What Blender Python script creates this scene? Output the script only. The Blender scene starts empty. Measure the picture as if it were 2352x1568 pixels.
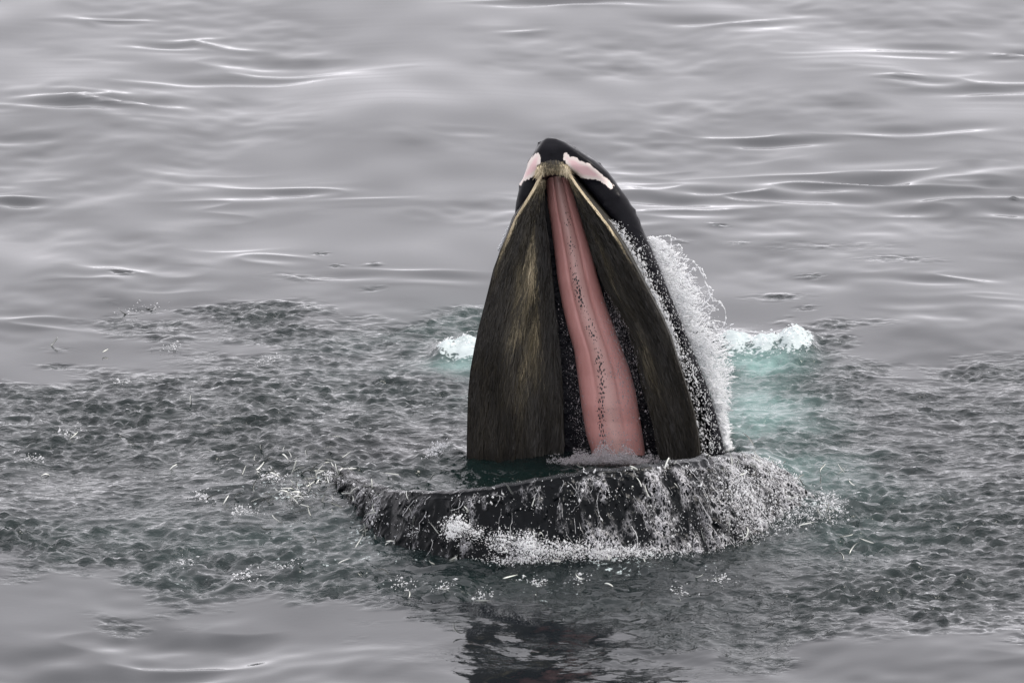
import bpy, math
import numpy as np

# ------------------------------------------------------------------ camera, sky, sun, exposure
sc = bpy.context.scene
COL = sc.collection
CAM_H, PITCH, FPX = 11.72, math.radians(13.5), 15575.0     # metres, radians, focal length in pixels of a 2352-wide picture
CX, CY = 1176.0, 784.0
cam_d = bpy.data.cameras.new('camera')
cam_d.lens = 36.0 * FPX / 2352.0
cam_d.sensor_width = 36.0
cam_d.clip_end = 8000.0
cam_d.dof.use_dof = True
cam_d.dof.focus_distance = 46.6
cam_d.dof.aperture_fstop = 8.0
cam = bpy.data.objects.new('camera', cam_d)
COL.objects.link(cam)
cam.location = (0, 0, CAM_H)
cam.rotation_euler = (math.pi / 2 - PITCH, 0, 0)
sc.camera = cam

SUN_EL, SUN_AZ = math.radians(46), math.radians(88)      # azimuth clockwise from +Y (beyond the whale, a little right)
world = bpy.data.worlds.new('World')
sc.world = world
world.use_nodes = True
wn = world.node_tree
wn.nodes.clear()
wo = wn.nodes.new('ShaderNodeOutputWorld')
wb = wn.nodes.new('ShaderNodeBackground')
wb.inputs['Strength'].default_value = 0.12
sky = wn.nodes.new('ShaderNodeTexSky')
sky.sky_type = 'NISHITA'
sky.sun_disc = False
sky.sun_elevation = SUN_EL
sky.sun_rotation = SUN_AZ
sky.air_density = 1.0
sky.dust_density = 4.0
hs = wn.nodes.new('ShaderNodeHueSaturation')
hs.inputs['Saturation'].default_value = 0.2
tc = wn.nodes.new('ShaderNodeTexCoord')
mp = wn.nodes.new('ShaderNodeMapping')
mp.inputs['Scale'].default_value = (1.0, 1.0, 2.2)
nz = wn.nodes.new('ShaderNodeTexNoise')
nz.inputs['Scale'].default_value = 2.2
nz.inputs['Detail'].default_value = 5.0
cr = wn.nodes.new('ShaderNodeValToRGB')                  # an overcast deck, a little uneven
cr.color_ramp.elements[0].position = 0.3
cr.color_ramp.elements[0].color = (0.92, 0.90, 0.955, 1)
cr.color_ramp.elements[1].position = 0.7
cr.color_ramp.elements[1].color = (1.065, 1.03, 1.085, 1)
ml = wn.nodes.new('ShaderNodeVectorMath'); ml.operation = 'SCALE'
ml.inputs['Scale'].default_value = 8.6
mx = wn.nodes.new('ShaderNodeMix'); mx.data_type = 'RGBA'
mx.inputs[0].default_value = 0.75
wn.links.new(tc.outputs['Generated'], mp.inputs['Vector'])
wn.links.new(mp.outputs['Vector'], nz.inputs['Vector'])
wn.links.new(nz.outputs['Fac'], cr.inputs['Fac'])
wn.links.new(cr.outputs['Color'], ml.inputs[0])
wn.links.new(sky.outputs['Color'], hs.inputs['Color'])
wn.links.new(hs.outputs['Color'], mx.inputs[6])
# an overcast sky grows brighter towards the zenith
sp = wn.nodes.new('ShaderNodeSeparateXYZ')
wn.links.new(tc.outputs['Generated'], sp.inputs[0])
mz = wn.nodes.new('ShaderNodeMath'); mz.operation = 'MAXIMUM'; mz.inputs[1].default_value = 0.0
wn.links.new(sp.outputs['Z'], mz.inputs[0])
mg = wn.nodes.new('ShaderNodeMath'); mg.operation = 'MULTIPLY_ADD'; mg.inputs[1].default_value = 0.3; mg.inputs[2].default_value = 1.0
wn.links.new(mz.outputs[0], mg.inputs[0])
m3 = wn.nodes.new('ShaderNodeVectorMath'); m3.operation = 'SCALE'
wn.links.new(ml.outputs['Vector'], m3.inputs[0])
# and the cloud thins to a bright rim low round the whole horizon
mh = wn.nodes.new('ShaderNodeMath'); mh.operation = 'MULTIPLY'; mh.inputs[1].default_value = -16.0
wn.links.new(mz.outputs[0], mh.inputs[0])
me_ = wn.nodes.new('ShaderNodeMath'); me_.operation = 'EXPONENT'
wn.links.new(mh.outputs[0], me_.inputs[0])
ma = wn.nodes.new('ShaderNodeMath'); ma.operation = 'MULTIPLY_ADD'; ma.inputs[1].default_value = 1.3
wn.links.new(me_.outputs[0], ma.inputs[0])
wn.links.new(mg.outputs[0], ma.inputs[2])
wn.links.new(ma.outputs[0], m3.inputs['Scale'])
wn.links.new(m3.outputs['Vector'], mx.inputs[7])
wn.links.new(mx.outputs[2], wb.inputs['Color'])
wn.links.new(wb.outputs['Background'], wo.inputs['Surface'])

sun_d = bpy.data.lights.new('sun', 'SUN')
sun_d.energy = 1.5
sun_d.angle = math.radians(20)
sun_d.color = (1.0, 0.94, 0.85)
sun = bpy.data.objects.new('sun', sun_d)
COL.objects.link(sun)
sun.rotation_euler = (math.pi / 2 - SUN_EL, 0, math.pi - SUN_AZ)

sc.view_settings.view_transform = 'Standard'
sc.view_settings.look = 'None'
sc.view_settings.exposure = 0.52
sc.view_settings.gamma = 1.0
sc.view_settings.use_curve_mapping = False
sc.render.engine = 'CYCLES'
sc.cycles.use_denoising = True
sc.cycles.max_bounces = 14
sc.cycles.diffuse_bounces = 12
sc.cycles.transparent_max_bounces = 24
sc.cycles.caustics_reflective = False
sc.cycles.caustics_refractive = False

# ------------------------------------------------------------------ helpers
rng = np.random.default_rng(7)
CP, SP = math.cos(PITCH), math.sin(PITCH)

def P(px, py, Y):
    """the point seen at pixel (px, py) of the 2352-wide photograph, at ground distance Y"""
    px, py, Y = np.broadcast_arrays(np.asarray(px, float), np.asarray(py, float), np.asarray(Y, float))
    a, b = (px - CX) / FPX, (CY - py) / FPX
    dx, dy, dz = a, CP + b * SP, -SP + b * CP
    t = Y / dy
    return np.stack([dx * t, dy * t, CAM_H + dz * t], -1)

def G(px, py, z=0.0):
    px, py = np.broadcast_arrays(np.asarray(px, float), np.asarray(py, float))
    a, b = (px - CX) / FPX, (CY - py) / FPX
    dx, dy, dz = a, CP + b * SP, -SP + b * CP
    t = (z - CAM_H) / dz
    return np.stack([dx * t, dy * t, CAM_H + dz * t], -1)

def PIX(v):
    x, y, z = v[..., 0], v[..., 1], v[..., 2] - CAM_H
    dep = y * CP - z * SP
    up = y * SP + z * CP
    dep = np.where(dep < 0.5, 0.5, dep)
    return CX + FPX * x / dep, CY - FPX * up / dep

def mesh_np(name, verts, faces, smooth=True):
    """faces: one (n,k) int array or a list of such arrays"""
    me = bpy.data.meshes.new(name)
    if not isinstance(faces, list):
        faces = [faces]
    verts = np.asarray(verts, np.float32).reshape(-1, 3)
    me.vertices.add(len(verts))
    me.vertices.foreach_set('co', verts.ravel())
    tot = sum(f.size for f in faces)
    nf = sum(len(f) for f in faces)
    me.loops.add(tot)
    me.loops.foreach_set('vertex_index', np.concatenate([f.ravel() for f in faces]).astype(np.int32))
    me.polygons.add(nf)
    cnt = np.concatenate([np.full(len(f), f.shape[1]) for f in faces])
    st = np.concatenate([[0], np.cumsum(cnt)[:-1]])
    me.polygons.foreach_set('loop_start', st.astype(np.int32))
    me.update(calc_edges=True)
    me.validate()
    if smooth:
        me.polygons.foreach_set('use_smooth', np.ones(len(me.polygons), bool))
    return me

def attr(me, name, vals):
    a = me.attributes.new(name, 'FLOAT', 'POINT')
    a.data.foreach_set('value', np.asarray(vals, np.float32).ravel())

def obj(name, me, mat=None, parent=None, label=None, cat=None, group=None, kind=None):
    o = bpy.data.objects.new(name, me)
    COL.objects.link(o)
    if mat is not None and me is not None and not me.materials:
        me.materials.append(mat)
    if parent is not None:
        o.parent = parent
    for k, v in (('label', label), ('category', cat), ('group', group), ('kind', kind)):
        if v:
            o[k] = v
    return o

def grid_faces(nu, nv, wrap_v=False):
    i = np.arange(nu - 1)[:, None]
    j = np.arange(nv if wrap_v else nv - 1)[None, :]
    j2 = (j + 1) % nv
    return np.stack(np.broadcast_arrays(i * nv + j, i * nv + j2, (i + 1) * nv + j2, (i + 1) * nv + j), -1).reshape(-1, 4)

def spectral(ny, nx, dy, dx, wmin, wmax, p=2.0, seed=0, ax=1.0, ay=1.0):
    """a periodic random field of unit deviation with wavelengths wmin..wmax; ax > 1 lengthens it along x"""
    r = np.random.default_rng(seed)
    ky = np.fft.fftfreq(ny, dy)[:, None] * ay
    kx = np.fft.rfftfreq(nx, dx)[None, :] * ax
    k = np.hypot(kx, ky)
    k[0, 0] = 1e-9
    s = np.where((k > 1 / wmax) & (k < 1 / wmin), k ** -p, 0.0)
    f = np.fft.irfft2(s * (r.normal(size=k.shape) + 1j * r.normal(size=k.shape)), s=(ny, nx))
    return f / f.std()

def by_slope(h, dy, dx, target):
    gy, gx = np.gradient(h, dy, dx)
    return h * target / math.sqrt((gx ** 2 + gy ** 2).mean())

def poly_sdf(px, py, poly, ysc=1.0):
    """signed distance to a polygon, positive inside"""
    q = np.asarray(poly, float).copy()
    q[:, 1] *= ysc
    y = py * ysc
    d = np.full(px.shape, 1e18)
    ins = np.zeros(px.shape, bool)
    for k in range(len(q)):
        ax_, ay_ = q[k]
        bx_, by_ = q[(k + 1) % len(q)]
        ex, ey = bx_ - ax_, by_ - ay_
        t = np.clip(((px - ax_) * ex + (y - ay_) * ey) / (ex * ex + ey * ey + 1e-12), 0, 1)
        d = np.minimum(d, (px - ax_ - t * ex) ** 2 + (y - ay_ - t * ey) ** 2)
        c = (ay_ > y) != (by_ > y)
        ins ^= c & (px < (bx_ - ax_) * (y - ay_) / (by_ - ay_ + 1e-12) + ax_)
    d = np.sqrt(d)
    return np.where(ins, d, -d)

def smooth01(x, a, b):
    t = np.clip((x - a) / (b - a), 0, 1)
    return t * t * (3 - 2 * t)

def curve(pts, axis=1):
    """interpolator through (px, py) pairs: px as a function of py"""
    a = np.asarray(sorted(pts, key=lambda t: t[axis]), float)
    return lambda s: np.interp(s, a[:, axis], a[:, 1 - axis])

def gauss(px, py, x, y, sx, sy):
    return np.exp(-((px - x) / sx) ** 2 - ((py - y) / sy) ** 2)

# ------------------------------------------------------------------ material building
def new_mat(name):
    m = bpy.data.materials.new(name)
    m.use_nodes = True
    nt = m.node_tree
    b = nt.nodes['Principled BSDF']
    return m, nt, b

def node(nt, typ, **kw):
    n = nt.nodes.new(typ)
    for k, v in kw.items():
        if k.startswith('i_'):
            key = k[2:]
            n.inputs[int(key) if key.isdigit() else key.replace('_', ' ')].default_value = v
        else:
            setattr(n, k, v)
    return n

def mixc(nt, fac, a, b):
    n = nt.nodes.new('ShaderNodeMix')
    n.data_type = 'RGBA'
    for idx, v in ((0, fac), (6, a), (7, b)):
        if isinstance(v, bpy.types.NodeSocket):
            nt.links.new(v, n.inputs[idx])
        else:
            n.inputs[idx].default_value = v if idx == 0 else (*v, 1.0)
    return n.outputs[2]

def math_n(nt, op, a, b=None, c=None, clamp=False):
    n = nt.nodes.new('ShaderNodeMath')
    n.operation = op
    n.use_clamp = clamp
    for i, v in enumerate((a, b, c)):
        if v is None:
            continue
        if isinstance(v, bpy.types.NodeSocket):
            nt.links.new(v, n.inputs[i])
        else:
            n.inputs[i].default_value = v
    return n.outputs[0]

def mrange(nt, v, a, b, lo=0.0, hi=1.0):
    n = nt.nodes.new('ShaderNodeMapRange')
    nt.links.new(v, n.inputs[0])
    for i, x in enumerate((a, b, lo, hi)):
        n.inputs[i + 1].default_value = x
    return n.outputs[0]

def attr_n(nt, name):
    n = nt.nodes.new('ShaderNodeAttribute')
    n.attribute_name = name
    return n.outputs['Fac']

def noise_n(nt, scale, detail=3.0, rough=0.5, vec_scale=None, rot=None, out='Fac', coord='Object'):
    tcn = nt.nodes.new('ShaderNodeTexCoord')
    v = tcn.outputs[coord]
    if vec_scale is not None or rot is not None:
        m = nt.nodes.new('ShaderNodeMapping')
        if vec_scale is not None:
            m.inputs['Scale'].default_value = vec_scale
        if rot is not None:
            m.inputs['Rotation'].default_value = rot
        nt.links.new(v, m.inputs['Vector'])
        v = m.outputs['Vector']
    n = nt.nodes.new('ShaderNodeTexNoise')
    n.inputs['Scale'].default_value = scale
    n.inputs['Detail'].default_value = detail
    n.inputs['Roughness'].default_value = rough
    nt.links.new(v, n.inputs['Vector'])
    return n.outputs[out]

def bump(nt, b, height, strength, dist, prev=None):
    n = nt.nodes.new('ShaderNodeBump')
    if isinstance(strength, bpy.types.NodeSocket):
        nt.links.new(strength, n.inputs['Strength'])
    else:
        n.inputs['Strength'].default_value = strength
    n.inputs['Distance'].default_value = dist
    nt.links.new(height, n.inputs['Height'])
    if prev is not None:
        nt.links.new(prev, n.inputs['Normal'])
    nt.links.new(n.outputs['Normal'], b.inputs['Normal'])
    return n.outputs['Normal']

# sea water: a dark green body under a clear surface; bubbles in it turn it turquoise, foam on it white
M_sea, nt, b = new_mat('sea_water')
teal, foam, chop = attr_n(nt, 'teal'), attr_n(nt, 'foam'), attr_n(nt, 'chop')
c = mixc(nt, chop, (0.009, 0.011, 0.013), (0.003, 0.0085, 0.008))
c = mixc(nt, teal, c, (0.25, 0.41, 0.385))
fn = noise_n(nt, 26, 4, 0.65)
ff = mrange(nt, math_n(nt, 'ADD', foam, math_n(nt, 'MULTIPLY', fn, 1.5)), 1.12, 1.25)
c = mixc(nt, ff, c, (0.44, 0.50, 0.50))
nt.links.new(c, b.inputs['Base Color'])
b.inputs['IOR'].default_value = 1.333
nt.links.new(mrange(nt, ff, 0, 1, 0.03, 0.45), b.inputs['Roughness'])
fleck = mrange(nt, noise_n(nt, 6.5, 4, 0.6, (0.55, 1, 1)), 0.38, 0.60, 0.15, 1.7)
chf = math_n(nt, 'MULTIPLY', chop, fleck)
n1 = bump(nt, b, noise_n(nt, 26, 2, 0.5, (0.7, 1, 1)), mrange(nt, chf, 0, 1, 0.01, 0.8), 0.022)
n2 = bump(nt, b, noise_n(nt, 60, 2, 0.5), mrange(nt, chf, 0, 1, 0.005, 0.6), 0.006, n1)

# wet whale skin: black, with the pale pink patches beside the snout
M_skin, nt, b = new_mat('whale_skin')
pt = attr_n(nt, 'patch')
pe = math_n(nt, 'ADD', pt, math_n(nt, 'MULTIPLY', math_n(nt, 'SUBTRACT', noise_n(nt, 48, 3, 0.7, (1, 1, 0.4), (0, 0.6, 0)), 0.5), 13.0))
pe = math_n(nt, 'ADD', pe, 2.5)
isp = mrange(nt, pe, -0.5, 0.5)
inner = mrange(nt, pt, 2.0, 8.0)
pink = mixc(nt, inner, (0.76, 0.68, 0.63), (0.74, 0.52, 0.52))
blk = mixc(nt, noise_n(nt, 9, 4, 0.6), (0.003, 0.003, 0.0045), (0.008, 0.008, 0.011))
nt.links.new(mixc(nt, isp, blk, pink), b.inputs['Base Color'])
nt.links.new(mrange(nt, noise_n(nt, 14, 3, 0.6), 0.3, 0.7, 0.22, 0.45), b.inputs['Roughness'])
b.inputs['IOR'].default_value = 1.33
b.inputs['Specular IOR Level'].default_value = 0.18
n1 = bump(nt, b, noise_n(nt, 60, 3, 0.6), 0.25, 0.004)
bump(nt, b, noise_n(nt, 16, 3, 0.6), mrange(nt, attr_n(nt, 'wet'), 0, 1, 0.05, 0.9), 0.03, n1)

# the pink palate with its dark flecks down the middle
M_pal, nt, b = new_mat('palate_skin')
u, v = attr_n(nt, 'pu'), attr_n(nt, 'pv')
base = mixc(nt, noise_n(nt, 5, 4, 0.6, (1, 1, 0.3)), (0.42, 0.19, 0.175), (0.56, 0.29, 0.265))
base = mixc(nt, mrange(nt, noise_n(nt, 60, 2, 0.5, (1, 1, 0.25)), 0.35, 0.75, 0, 0.35), base, (0.44, 0.17, 0.15))
mid = mixc(nt, attr_n(nt, 'pmid'), base, (0.54, 0.33, 0.30))
cmb = nt.nodes.new('ShaderNodeTexCoord')
mpn = node(nt, 'ShaderNodeMapping', i_Scale=(1.0, 1.0, 0.5), i_Rotation=(0, 0.35, 0))
nt.links.new(cmb.outputs['Object'], mpn.inputs['Vector'])
vor = node(nt, 'ShaderNodeTexVoronoi', i_Scale=88.0)
nt.links.new(mpn.outputs['Vector'], vor.inputs['Vector'])
cluster = noise_n(nt, 7, 2, 0.5)
size = math_n(nt, 'MULTIPLY', math_n(nt, 'MULTIPLY', attr_n(nt, 'pspot'), mrange(nt, cluster, 0.38, 0.62, 0.45, 1.0)), 0.58)
spot = mrange(nt, math_n(nt, 'SUBTRACT', size, vor.outputs['Distance']), 0.0, 0.06)
nt.links.new(mixc(nt, spot, mid, (0.02, 0.017, 0.02)), b.inputs['Base Color'])
b.inputs['Roughness'].default_value = 0.38
b.inputs['Subsurface Weight'].default_value = 0.0
bump(nt, b, noise_n(nt, 34, 4, 0.7, (1, 1, 0.25)), 0.6, 0.008)

# baleen: dark horny plates and their bristles, olive brown to cream
M_bal, nt, b = new_mat('baleen_plate')
st = noise_n(nt, 30, 4, 0.7, (1, 1, 0.08))
nt.links.new(mixc(nt, st, (0.005, 0.004, 0.003), (0.022, 0.018, 0.010)), b.inputs['Base Color'])
b.inputs['Roughness'].default_value = 0.6
bump(nt, b, st, 0.8, 0.02)
M_hair, nt, b = new_mat('baleen_bristle')
rmp = node(nt, 'ShaderNodeValToRGB')
e = rmp.color_ramp.elements
e[0].position, e[0].color = 0.0, (0.006, 0.0045, 0.0028, 1)
e[1].position, e[1].color = 1.0, (0.80, 0.70, 0.50, 1)
for p_, c_ in ((0.35, (0.030, 0.024, 0.0125, 1)), (0.6, (0.15, 0.125, 0.072, 1)), (0.8, (0.46, 0.38, 0.24, 1))):
    k_ = e.new(p_)
    k_.color = c_
nt.links.new(attr_n(nt, 'tone'), rmp.inputs['Fac'])
nt.links.new(rmp.outputs['Color'], b.inputs['Base Color'])
b.inputs['Roughness'].default_value = 0.55

# foam and spray: white, letting light through
def foam_mat(name, col, trans, clear):
    m, nt, b = new_mat(name)
    b.inputs['Base Color'].default_value = (*col, 1)
    b.inputs['Roughness'].default_value = 0.25
    b.inputs['IOR'].default_value = 1.33
    t = nt.nodes.new('ShaderNodeBsdfTranslucent')
    t.inputs['Color'].default_value = (*col, 1)
    ms = nt.nodes.new('ShaderNodeMixShader')
    ms.inputs[0].default_value = trans
    out = nt.nodes['Material Output']
    nt.links.new(b.outputs[0], ms.inputs[1])
    nt.links.new(t.outputs[0], ms.inputs[2])
    tr = nt.nodes.new('ShaderNodeBsdfTransparent')
    m2 = nt.nodes.new('ShaderNodeMixShader')
    m2.inputs[0].default_value = clear
    nt.links.new(ms.outputs[0], m2.inputs[1])
    nt.links.new(tr.outputs[0], m2.inputs[2])
    nt.links.new(m2.outputs[0], out.inputs['Surface'])
    return m
M_foam = foam_mat('white_spray', (0.95, 0.96, 0.97), 0.5, 0.38)
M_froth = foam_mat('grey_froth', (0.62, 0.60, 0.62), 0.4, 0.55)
M_drop, nt, b = new_mat('clear_drop')
b.inputs['Base Color'].default_value = (0.95, 0.97, 0.97, 1)
b.inputs['Transmission Weight'].default_value = 0.85
b.inputs['Roughness'].default_value = 0.05
b.inputs['IOR'].default_value = 1.333

# water sheeting over the black jaw
M_sheet, nt, b = new_mat('sheeting_water')
fo = attr_n(nt, 'foam')
def lines(n, k):
    return math_n(nt, 'SUBTRACT', 1.0, math_n(nt, 'MULTIPLY', math_n(nt, 'ABSOLUTE', math_n(nt, 'SUBTRACT', n, 0.5)), k), clamp=True)
ridge = math_n(nt, 'MAXIMUM', lines(noise_n(nt, 15, 4, 0.6, (1, 1, 0.6)), 32.0), math_n(nt, 'MULTIPLY', lines(noise_n(nt, 34, 3, 0.6, (1, 1, 0.5)), 17.0), 0.7))
where = mrange(nt, math_n(nt, 'ADD', noise_n(nt, 5, 4, 0.65, (1, 1, 0.5)), fo), 0.53, 0.76)
solid = mrange(nt, math_n(nt, 'ADD', noise_n(nt, 22, 5, 0.7), fo), 0.86, 1.0)
ff = math_n(nt, 'MAXIMUM', math_n(nt, 'MULTIPLY', ridge, where), solid)
nt.links.new(mixc(nt, ff, (0.003, 0.004, 0.005), (0.55, 0.55, 0.57)), b.inputs['Base Color'])
nt.links.new(mrange(nt, ff, 0, 1, 0.04, 0.35), b.inputs['Roughness'])
b.inputs['IOR'].default_value = 1.333
b.inputs['Specular IOR Level'].default_value = 0.18
bump(nt, b, noise_n(nt, 45, 3, 0.6), 0.35, 0.010)

# slim silvery fish
M_fish, nt, b = new_mat('fish_skin')
nt.links.new(mixc(nt, attr_n(nt, 'belly'), (0.025, 0.03, 0.028), (0.80, 0.82, 0.76)), b.inputs['Base Color'])
b.inputs['Metallic'].default_value = 0.25
b.inputs['Roughness'].default_value = 0.3

# ------------------------------------------------------------------ the sea
dx, dy = 0.020, 0.026
nx, ny = 660, 720
x0, yA = -6.6, 38.4
xi = x0 + dx * np.arange(nx)
yi = yA + dy * np.arange(ny)
def grow(start, step, end, f=1.22):
    out, p = [], start
    while abs(p - start) < abs(end - start):
        step *= f
        p += step
        out.append(p)
    return np.array(out)
xs = np.concatenate([grow(xi[0], -dx, -3200)[::-1], xi, grow(xi[-1], dx, 3200)])
yfar = np.arange(yi[-1] + 0.06, 79, 0.062)
ys = np.concatenate([grow(yi[0], -dy, -900)[::-1], yi, yfar, grow(yfar[-1], 0.062, 5200)])
ix = np.round((xs - x0) / dx).astype(int)
iy = np.round((ys - yA) / dy).astype(int)
X, Y = np.meshgrid(xs, ys)
spx, spy = np.gradient(xs), np.gradient(ys)
SPC = np.maximum(spx[None, :], spy[:, None])

swell = by_slope(spectral(ny, nx, dy, dx, 0.55, 5.0, 2.2, 3, 0.9, 1.7), dy, dx, 0.045)
swl2 = by_slope(spectral(ny, nx, dy, dx, 0.18, 1.0, 2.3, 4, 1.0, 1.3), dy, dx, 0.034)
strk = by_slope(-np.abs(spectral(ny, nx, dy, dx, 0.5, 1.8, 1.6, 14, 1.9, 0.8)), dy, dx, 0.20)
strk -= strk.mean()
sgate = smooth01(spectral(ny, nx, dy, dx, 0.8, 6.0, 1.4, 15, 1.2, 1.0), 1.0, 2.2)
gate = smooth01(spectral(ny, nx, dy, dx, 1.5, 9.0, 1.5, 9), -0.6, 1.2)
rip = by_slope(spectral(ny, nx, dy, dx, 0.052, 0.11, 0.5, 5, 1.6, 1.0), dy, dx, 0.24) + by_slope(spectral(ny, nx, dy, dx, 0.11, 0.36, 1.0, 55, 1.8, 1.0), dy, dx, 0.17)
burst = np.clip(1 + 0.28 * spectral(ny, nx, dy, dx, 0.2, 1.0, 0.9, 51, 1.3, 1.0), 0.4, 1.6) * np.clip(1 + 0.2 * spectral(ny, nx, dy, dx, 0.6, 4, 1.2, 52), 0.5, 1.5)
rip = by_slope(rip * burst, dy, dx, 0.34) + by_slope(spectral(ny, nx, dy, dx, 0.2, 0.7, 1.6, 53), dy, dx, 0.07)
warp = spectral(ny, nx, dy, dx, 0.25, 2.5, 1.5, 6)
patch = spectral(ny, nx, dy, dx, 0.5, 5.0, 1.6, 8, 1.4, 0.8)

def wrap(f):
    return f[np.ix_(iy % ny, ix % nx)]
px, py = PIX(np.stack([X, Y, np.zeros_like(X)], -1))
infront = Y > 20
CHOP = [(-400, 900), (0, 868), (120, 872), (200, 830), (330, 820), (250, 770), (270, 712), (460, 722), (560, 748), (760, 725),
        (900, 700), (1010, 672), (1200, 690), (1650, 730), (1900, 812), (2100, 830), (2352, 842), (2800, 850),
        (2800, 1500), (2352, 1500), (2100, 1455), (1900, 1450), (1750, 1490), (1600, 1500), (1400, 1480), (1250, 1450), (1080, 1412),
        (700, 1392), (420, 1390), (330, 1340), (150, 1320), (0, 1300), (-400, 1290)]
sd = poly_sdf(px, py, CHOP, 2.2)
W_ = wrap(warp)
chop = smooth01(sd + W_ * 55 + wrap(patch) * 35, -50, 120) * infront
amp = chop * (0.82 + 0.25 * np.clip(wrap(patch) * 0.9, -1, 1))
# stray cat's-paws and fish dimples outside the main patch
for (a, c_, sx, sy, s) in ((735, 583, 14, 3, 1), (775, 612, 13, 3, .9), (856, 611, 16, 3, .9), (700, 640, 60, 7, .35), (130, 800, 30, 5, .8), (130, 836, 40, 5, .8),
                           (330, 712, 40, 6, .9), (390, 742, 80, 9, .8), (1650, 520, 18, 3, .8), (1560, 560, 22, 4, .5), (1700, 560, 20, 4, .5), (1860, 640, 30, 5, .6),
                           (1780, 690, 60, 8, .5), (1900, 570, 120, 10, .35), (2060, 600, 80, 8, .35), (2000, 750, 60, 8, .3), (960, 985, 60, 14, .2),
                           (2330, 458, 8, 3, .7), (1040, 1453, 22, 4, .6), (1330, 1500, 260, 45, .35), (1500, 1540, 200, 30, .25), (1000, 1395, 60, 6, .5)):
    amp = np.maximum(amp, s * gauss(px, py, a, c_, sx, sy) * infront * (0.5 + 0.5 * np.clip(1 + W_, 0, 1.6)))
amp *= np.where(py > 1400, 0.75, 1.0) * (1 - 0.15 * smooth01(px, 1850, 2050) * smooth01(py, 1250, 1100))
# the water is stirred up hardest round the jaw
stir = np.clip(gauss(px, py, 720, 1170, 300, 95) + 0.8 * gauss(px, py, 620, 1290, 330, 80) + gauss(px, py, 1880, 1190, 170, 90) + 0.6 * gauss(px, py, 1350, 1330, 500, 50), 0, 1) * infront
smth = np.zeros_like(px)
for (a, c_, sx, sy, s) in ((1650, 440, 260, 28, 1.0), (2000, 430, 260, 40, 1.0), (2230, 470, 160, 30, .8), (1560, 490, 120, 16, .7), (1750, 320, 160, 12, .6), (2150, 310, 180, 16, .6), (2250, 200, 130, 25, .8), (2080, 185, 60, 6, .8),
                           (200, 240, 180, 20, 1.1), (430, 98, 130, 14, 1.0), (230, 48, 90, 10, .8), (30, 455, 60, 10, .7), (250, 140, 70, 6, .6), (550, 460, 120, 40, .35), (300, 635, 150, 18, .5), (900, 640, 200, 15, .5), (560, 600, 130, 18, .5),
                           (1300, 5, 160, 10, .9), (1700, 50, 160, 12, .5), (60, 740, 140, 20, .5), (2330, 125, 60, 10, .9), (2200, 640, 160, 14, .4), (1200, 75, 60, 6, .5), (700, 440, 140, 12, .4), (850, 465, 120, 8, .4)):
    smth = np.maximum(smth, s * gauss(px, py, a, c_, sx, sy))
smth = np.maximum(smth * 0.95, wrap(sgate) * 0.22) * infront * (1 - chop)
fade_s = smooth01(SPC, 1.2, 0.25)
fade_r = smooth01(SPC, 0.12, 0.045)
H = wrap(swell) * fade_s + wrap(swl2) * (wrap(gate) + 1.0 * smooth01(py, 1420, 1500) * infront * (1 - chop)) * smooth01(SPC, 0.3, 0.06) + wrap(strk) * smth * smooth01(SPC, 0.3, 0.06) + wrap(rip) * amp * (1 + 0.7 * stir) * fade_r
# where the whale pushes the water up
H += 0.07 * gauss(px, py, 1060, 1062, 60, 22) * (1 + 0.25 * W_) + 0.03 * gauss(px, py, 1000, 1075, 90, 25)
H += 0.10 * gauss(px, py, 1740, 1085, 70, 40) + 0.07 * gauss(px, py, 1850, 1200, 110, 50) + 0.05 * gauss(px, py, 1300, 1300, 450, 40)
H += 0.07 * gauss(px, py, 860, 1160, 120, 60)
# water churned up and foaming over the flippers behind the head
bil = np.clip(np.abs(wrap(spectral(ny, nx, dy, dx, 0.18, 0.7, 1.4, 77))), 0, 0.8)
fin_ = wrap(spectral(ny, nx, dy, dx, 0.06, 0.2, 1.0, 78))
envR = np.clip(np.maximum.reduce([1.0 * gauss(px, py, 1825, 800, 48, 22) * smooth01(px, 1895, 1862), 0.75 * gauss(px, py, 1760, 800, 50, 20), 0.7 * gauss(px, py, 1690, 795, 55, 24)]), 0, 1)
envL = np.clip(np.maximum.reduce([0.8 * gauss(px, py, 1030, 808, 36, 18), 1.0 * gauss(px, py, 1080, 806, 45, 24)]) * smooth01(px, 975, 1000), 0, 1)
env = np.maximum(envR, envL) * infront
H += env * (0.095 + 0.045 * bil + 0.006 * fin_)
churn = smooth01(env, 0.12, 0.75) * (0.55 + 0.22 * bil)
amp = np.clip(amp * (1 - env), 0, 1)
teal = 0.48 * gauss(px, py, 1745, 835, 110, 30) + 0.36 * gauss(px, py, 1735, 905, 110, 70) + 0.26 * gauss(px, py, 1750, 985, 150, 70) + 0.18 * gauss(px, py, 1810, 1080, 190, 70)
teal += 0.5 * gauss(px, py, 1045, 838, 60, 14) + 0.07 * gauss(px, py, 1025, 1050, 28, 18) + 0.07 * gauss(px, py, 1030, 730, 160, 60)
teal += 0.05 * gauss(px, py, 600, 1250, 500, 110) + 0.07 * gauss(px, py, 1950, 1200, 220, 80) + 0.05 * gauss(px, py, 1000, 830, 330, 90)
teal *= 0.85 * (0.8 + 0.35 * np.clip(W_, -1, 1))
foamA = 0.30 * gauss(px, py, 700, 1135, 170, 60) + 0.20 * gauss(px, py, 560, 1150, 220, 80) + 0.30 * gauss(px, py, 620, 1290, 330, 70)
foamA += 0.5 * gauss(px, py, 1880, 1170, 120, 50) + 0.42 * gauss(px, py, 1350, 1300, 420, 28) + 0.3 * gauss(px, py, 1250, 1360, 300, 30)
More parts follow.
